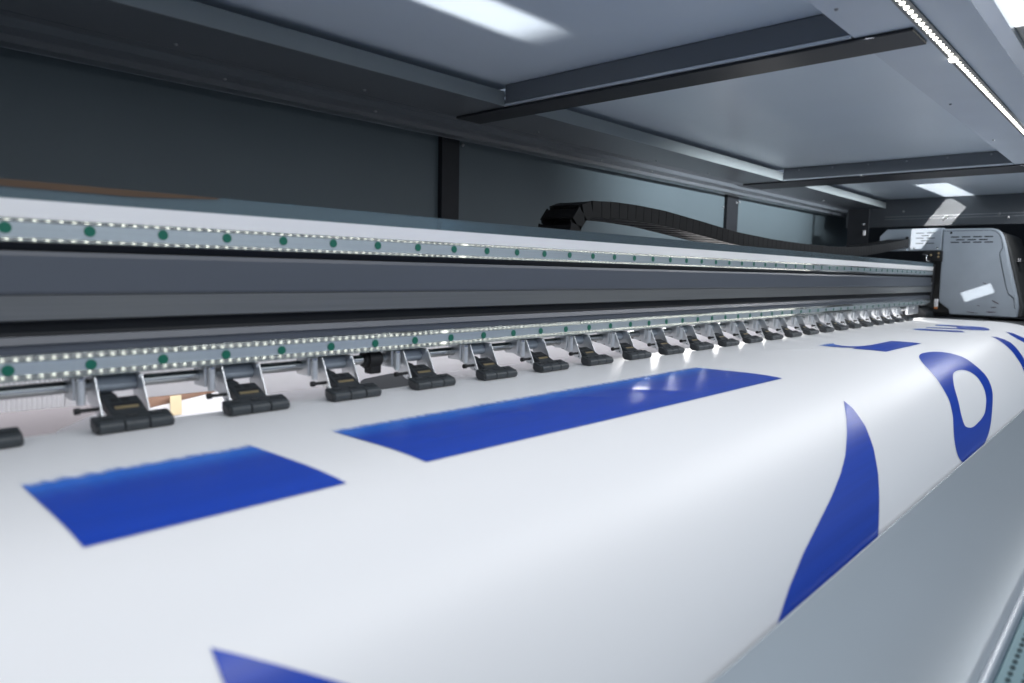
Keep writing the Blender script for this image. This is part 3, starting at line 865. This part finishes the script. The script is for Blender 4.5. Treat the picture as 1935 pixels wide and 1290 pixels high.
# ------------------------------------------------------------------ pinch rollers
def pinch_roller(x0):
    t = thing('pinch_roller', 'pinch roller', 'pinch roller', (x0, 0.0, ZM))
    # two zinc side plates
    def plate(xa):
        pts = [(0.0225, -0.0985), (0.0005, -0.0985), (-0.0152, -0.1300)]
        for k in range(7):
            a = math.radians(205 + k * 20)
            pts.append((-0.0125 + 0.0045 * math.cos(a), -0.1297 + 0.0045 * math.sin(a)))
        pts += [(-0.004, -0.1318), (0.006, -0.1262), (0.0205, -0.1222)]
        return MB().prism(pts, xa, xa + 0.0012, bev=0.0003)
    pa = plate(x0).build('side_plate', M['zinc'], t)
    sub('rivet', dome(MB(), (x0 - 0.0001, -0.0100, -0.1300), 0.0016, (-1, 0, 0), 8, 3), M['steel'], pa, t)
    pb = plate(x0 + 0.0385).build('side_plate', M['zinc'], t)
    sub('clip', MB().box(x0 + 0.0365, x0 + 0.0384, 0.0005, 0.0065, -0.1030, -0.0990, 0.0004), M['zinc'], pb, t)
    MB().box(x0 + 0.0013, x0 + 0.0384, 0.0262, 0.0272, -0.110, -0.0980).build('back_plate', M['zinc'], t)
    # sleeve over the shaft between the plates
    MB().tube((x0 + 0.0015, 0.018, -0.1075), (x0 + 0.0383, 0.018, -0.1075), 0.0078, seg=18).build('sleeve', M['carr'], t)
    # clamp, spring and adjusting screw left of the plates
    MB().box(x0 - 0.0165, x0 - 0.0060, 0.0020, 0.0270, -0.1180, -0.0975, 0.0015).build('clamp', M['zinc'], t)
    sp = MB()
    for k in range(9):
        z = -0.0995 - 0.0024 * k
        sp.tube((x0 - 0.0120, -0.0030, z), (x0 - 0.0120, -0.0032, z - 0.0018), 0.0036, 0.0036, 12)
        sp.tube((x0 - 0.0120, -0.0032, z - 0.0018), (x0 - 0.0120, -0.0032, z - 0.0024), 0.0031, 0.0031, 12, False)
    s_ = sp.build('spring', M['zinc'], t)
    sub('nut', MB().tube((x0 - 0.0120, -0.0030, -0.0975), (x0 - 0.0120, -0.0030, -0.0997), 0.0042, seg=6), M['steel'], s_, t)
    MB().tube((x0 - 0.0155, -0.0075, -0.1250), (x0 + 0.0, -0.0075, -0.1250), 0.0018, seg=10).tube((x0 - 0.0185, -0.0075, -0.1250), (x0 - 0.0145, -0.0075, -0.1250), 0.0030, seg=12).build('adjusting_screw', M['black'], t)
    # black foot: rear tail, slotted arm, wide front bar
    arm = MB()
    arm.prism([(0.0015, -0.1176), (-0.010, -0.1215), (-0.0265, -0.1297), (-0.0290, -0.1350), (-0.018, -0.1345), (-0.004, -0.1290), (0.0015, -0.1270)], x0 + 0.0050, x0 + 0.0345, bev=0.0008)
    arm.prism([(0.056, -0.1120), (0.034, -0.1130), (0.006, -0.1160), (0.0012, -0.1182), (0.0012, -0.1265), (0.034, -0.1205), (0.056, -0.1175)], x0 + 0.0052, x0 + 0.0190, bev=0.0008)
    fo = arm.build('foot_arm', M['foot'], t)
    def lid(y0, y1, zoff=0.0):
        f = lambda y: -0.1165 + (-0.1215 + 0.1165) * (0.006 - y) / 0.016 if y > -0.010 else -0.1215 + (-0.1297 + 0.1215) * (-0.010 - y) / 0.0165
        return [(y0, f(y0) + 0.0003 + zoff), (y1, f(y1) + 0.0003 + zoff), (y1, f(y1) - 0.001), (y0, f(y0) - 0.001)]
    for xa in (0.0105, 0.0195):
        sub('slot', MB().prism(lid(-0.0010, -0.0070), x0 + xa, x0 + xa + 0.0062), M['black'], fo, t)
    sub('window_slot', MB().prism(lid(-0.0105, -0.0170), x0 + 0.0085, x0 + 0.0310), M['black'], fo, t)
    sub('leaf_spring', MB().prism(lid(-0.0146, -0.0172, 0.0003), x0 + 0.0100, x0 + 0.0295), M['brass'], fo, t)
    bar = MB().prism([(-0.0230, -0.1278), (-0.0320, -0.1302), (-0.0375, -0.1325), (-0.0408, -0.1365), (-0.0385, -0.1412), (-0.0270, -0.1408), (-0.0225, -0.1365)], x0 - 0.0120, x0 + 0.0510, bev=0.0016).build('foot_bar', M['foot'], t)
    for k in range(3):
        xa = x0 - 0.0095 + 0.0200 * k
        r = MB().tube((xa, -0.0370, -0.1363), (xa + 0.0178, -0.0370, -0.1363), 0.0052, seg=18)
        r.tube((xa - 0.0008, -0.0370, -0.1363), (xa, -0.0370, -0.1363), 0.0042, 0.0052, 18, False)
        r.tube((xa + 0.0178, -0.0370, -0.1363), (xa + 0.0186, -0.0370, -0.1363), 0.0052, 0.0042, 18, False)
        r.build('roller', M['footroll'], t)
        sub('ridge_cap', MB().box(xa + 0.004, xa + 0.013, -0.0315, -0.0275, -0.1302, -0.1285, 0.0004), M['foot'], bar, t)
    return t

ORD = ['', 'first', 'second', 'third', 'fourth', 'fifth', 'sixth', 'seventh', 'eighth', 'ninth', 'tenth', 'eleventh', 'twelfth']
def pr_label(i):
    # i: 0 is the one cut by the left edge
    sp_ = {0: 'black pinch roller foot cut off by the left edge of the photo',
           1: 'nearest complete pinch roller, left of the brown cardboard offcut',
           2: 'pinch roller just right of the brown cardboard offcut, second complete one',
           3: 'pinch roller just left of the black shaft collar',
           4: 'pinch roller just right of the black shaft collar, before the dark sheet',
           23: 'farthest pinch roller on the shaft, beside the black end roller'}
    if i in sp_:
        return sp_[i]
    if i <= 12:
        return 'zinc and black pinch roller, %s complete one from the left' % ORD[i]
    return 'small distant pinch roller, %s from the far right end of the row' % ORD[24 - i]

proto = pinch_roller(0.2015)
PITCH = 0.1128
GRP = 'pinch rollers along the shaft'
for i in range(24):
    if i == 1:
        r = proto
    else:
        r = proto.copy()
        COL.objects.link(r)
        for c in list(proto.children):
            c2 = c.copy()
            COL.objects.link(c2)
            c2.parent = r
            for d in list(c.children):
                d2 = d.copy()
                COL.objects.link(d2)
                d2.parent = c2
    r.location.x = 0.2015 + PITCH * (i - 1)
    r.rotation_euler.z = random.uniform(-0.012, 0.012)
    r['label'] = pr_label(i)
    r['group'] = GRP

# ------------------------------------------------------------------ clean up helper values, render settings
for o in bpy.data.objects:
    if '_o' in o:
        del o['_o']
S.view_settings.view_transform = 'Standard'
S.view_settings.look = 'None'
S.view_settings.exposure = 0
S.view_settings.gamma = 1
S.render.engine = 'CYCLES'
